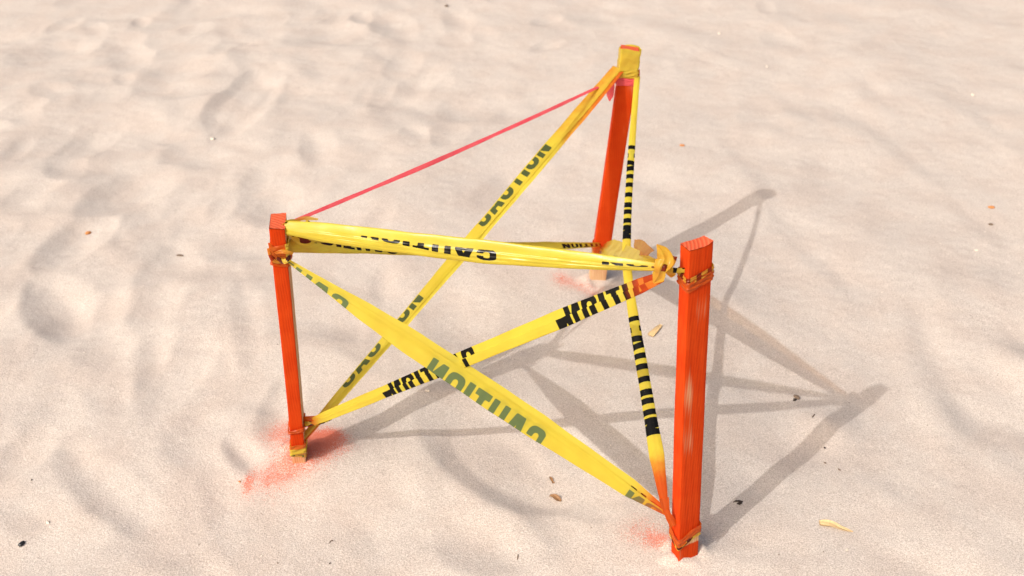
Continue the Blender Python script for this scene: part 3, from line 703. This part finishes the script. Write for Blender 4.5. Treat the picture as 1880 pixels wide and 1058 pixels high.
def twig(pts, r_px, material, label, name='twig', cat='twig', group=None, seed=0):
    g = [ground(x, y) for x, y in pts]; r = r_px*depth_of(g[0])/F_PX/2
    C = catmull(g, 14)+np.array([0, 0, r*.7]); D = np.gradient(C, axis=0); D /= np.linalg.norm(D, axis=1)[:, None]
    rg = np.random.default_rng(800+seed); s1 = np.cross(D, [0, 0, 1.]); s1 /= np.linalg.norm(s1, axis=1)[:, None]; s2 = np.cross(s1, D)
    V = []
    for i in range(14):
        k = r*(.25+.75*math.sin(math.pi*(.08+.84*i/13)))*(1+.15*rg.uniform(-1, 1))
        for j in range(8): V.append(C[i]+k*(s1[i]*math.cos(j*math.pi/4)+s2[i]*math.sin(j*math.pi/4)))
    idx = np.arange(14*8).reshape(14, 8); F = np.stack([idx[:-1], np.roll(idx[:-1], -1, 1), np.roll(idx[1:], -1, 1), idx[1:]], -1).reshape(-1, 4)
    o = link_mesh(name, np.array(V), F, material, None, tuple(g[0])); o['label'] = label; o['category'] = cat
    if group: o['group'] = group
    return o
pebble(40, 1000, 9, M_BLACK, 'small black angular pebble at the lower left of the sand', turn=50, seed=1, flat_=.7)
leaf([(1504, 962), (1525, 965), (1545, 972), (1566, 977)], [(0, 13), (.15, 16), (.5, 13), (.8, 8), (1, 1)], M_LEAF, 'curved yellow leaf sliver on sand right of the near stake', seed=1)
leaf([(1194, 618), (1200, 612), (1208, 604), (1214, 597)], [(0, 12), (.4, 12), (.7, 9), (1, 5)], M_LEAF, 'short yellow leaf scrap on the sand left of the near stake', seed=2)
leaf([(1009, 911), (1016, 914), (1024, 919), (1030, 921)], [(0, 5), (.3, 10), (.7, 11), (1, 5)], M_BROWN, 'larger ragged brown leaf scrap in front of the broad slanting tape', curl=.5, seed=3)
leaf([(1009, 876), (1011, 880), (1014, 885), (1016, 888)], [(0, 2), (.4, 5), (.7, 3), (1, 6)], M_BROWN, 'tiny brown leaf scrap just above the larger ragged one', curl=.5, lift=.003, seed=4)
twig([(1346, 923), (1351, 921), (1358, 921), (1364, 922)], 3.4, M_DARK, 'black hooked scrap lying in the near stake shadow', 'seaweed_scrap', 'scrap', seed=1)
pebble(1358, 925, 7, M_DARK, 'black crumpled clump at end of the hooked scrap in stake shadow', 'seaweed_clump', 'scrap', turn=20, seed=2)
pebble(1463, 731, 9, M_TWIG, 'brown crumpled scrap lying on a thin tape shadow at right', 'leaf_crumb', 'scrap', turn=-40, seed=3, flat_=.7)
pebble(1459, 735, 6, M_DARK, 'dark crumb tucked against the brown scrap on tape shadow', 'leaf_crumb', 'scrap', turn=30, seed=4)
twig([(1491, 767), (1496, 761)], 2.6, M_TWIG, 'tiny brown twig on the sand below the joined tape shadows', seed=2)
twig([(324, 470), (331, 470), (337, 471)], 4, M_TWIG, 'short dark twig on open sand left of the left stake', seed=3)
pebble(162, 429, 8, M_ORBIT, 'orange brown crumb on rippled sand at far left', 'leaf_crumb', 'scrap', turn=10, seed=5)
pebble(1820, 382, 8, M_ORBIT, 'orange brown crumb on sand at the far right', 'leaf_crumb', 'scrap', turn=0, seed=6)
pebble(1819, 413, 6, M_TWIG, 'grey brown crumb just below the far right orange crumb', 'leaf_crumb', 'scrap', turn=0, seed=7)
twig([(950, 1028), (951, 1018)], 2.4, M_TWIG, 'tiny upright twig at the bottom of the sand, left of near stake', seed=4)
pebble(820, 12, 6, M_TWIG, 'small dark crumb on the sand at the top edge', 'leaf_crumb', 'scrap', seed=8)
pebble(1252, 268, 6, M_ORBIT, 'small brown crumb on the sand right of the far stake', 'leaf_crumb', 'scrap', seed=9)
twig([(1512, 849), (1517, 852)], 2.6, M_TWIG, 'tiny twig left of another on sand right of stake shadow', seed=5)
twig([(1538, 861), (1543, 865)], 2.8, M_TWIG, 'tiny twig right of another on sand right of stake shadow', seed=6)
twig([(1512, 822), (1516, 824)], 3, M_DARK, 'black speck of twig on the near stake shadow edge', seed=7)
twig([(604, 998), (609, 993), (612, 994)], 2.2, M_TWIG, 'hair thin twig on sand below the left stake', seed=8)
twig([(57, 882), (60, 882)], 3, M_DARK, 'dark twig speck on sand above the black pebble', seed=9)
twig([(604, 1036), (607, 1034)], 2.6, M_DARK, 'dark twig speck at bottom edge of sand left of centre', seed=10)
pebble(440, 885, 4, M_ORBIT, 'red crumb beside the sprayed sand of the left stake', 'paint_crumb', 'scrap', seed=10)
for i, (x, y, s) in enumerate([(1792, 460, 5), (1786, 175, 6), (1408, 123, 4), (88, 960, 6), (785, 718, 6), (391, 256, 6), (1555, 1010, 5), (1320, 62, 5)]):
    lab = ['white shell bit on the sand at far right below crumbs', 'white shell bit on sand in the upper right', 'white shell bit on sand right of the far stake top', 'white shell bit on sand by the lower left corner',
           'white shell bit in the tape shadows behind the front tape', 'white shell bit at the foot of the big footprint upper left', 'white shell bit on sand at bottom right', 'white shell bit near the top edge right of the far stake'][i]
    pebble(x, y, s, M_PALE, lab, 'shell_fragment', 'shell', seed=20+i, turn=40*i)

# coarse dark and pale bits strewn through the sand: nobody could count them
def strewn(name, material, n, lo, hi, seed):
    rg = np.random.default_rng(seed); V = []; F = []
    oct_ = np.array([(1, 0, 0), (0, 1, 0), (-1, 0, 0), (0, -1, 0), (0, 0, .7), (0, 0, -.5)]); tri = [(0, 1, 4), (1, 2, 4), (2, 3, 4), (3, 0, 4), (1, 0, 5), (2, 1, 5), (3, 2, 5), (0, 3, 5)]
    X = rg.uniform(-2.6, 2.6, n); Y = 1.0+4.4*rg.uniform(0, 1, n)**1.5; Z = height(X, Y)
    for i in range(n):
        r = rg.uniform(lo, hi); t = rg.uniform(0, 6.28); k = rg.uniform(.5, 2.2)
        P = oct_*rg.uniform(.7, 1.3, (6, 3))*r; P[:, 0] *= k
        c, q = math.cos(t), math.sin(t); b = len(V)
        for p_ in P: V.append((X[i]+p_[0]*c-p_[1]*q, Y[i]+p_[0]*q+p_[1]*c, Z[i]+p_[2]+r*.15))
        F += [(a+b, d+b, e+b) for a, d, e in tri]
    o = link_mesh(name, np.array(V), np.array(F), material, None, (0, 2.5, 0), smooth=False); o['kind'] = 'stuff'
    o['label'] = 'tiny bits of grit strewn all over the sand' if 'grit' in name else 'tiny pale shell crumbs strewn all over the sand'; o['category'] = 'grit' if 'grit' in name else 'shell crumbs'
    return o
strewn('dark_grit', M_TWIG, 700, .0006, .0016, 31)
strewn('shell_crumbs', M_PALE, 700, .0007, .0018, 32)
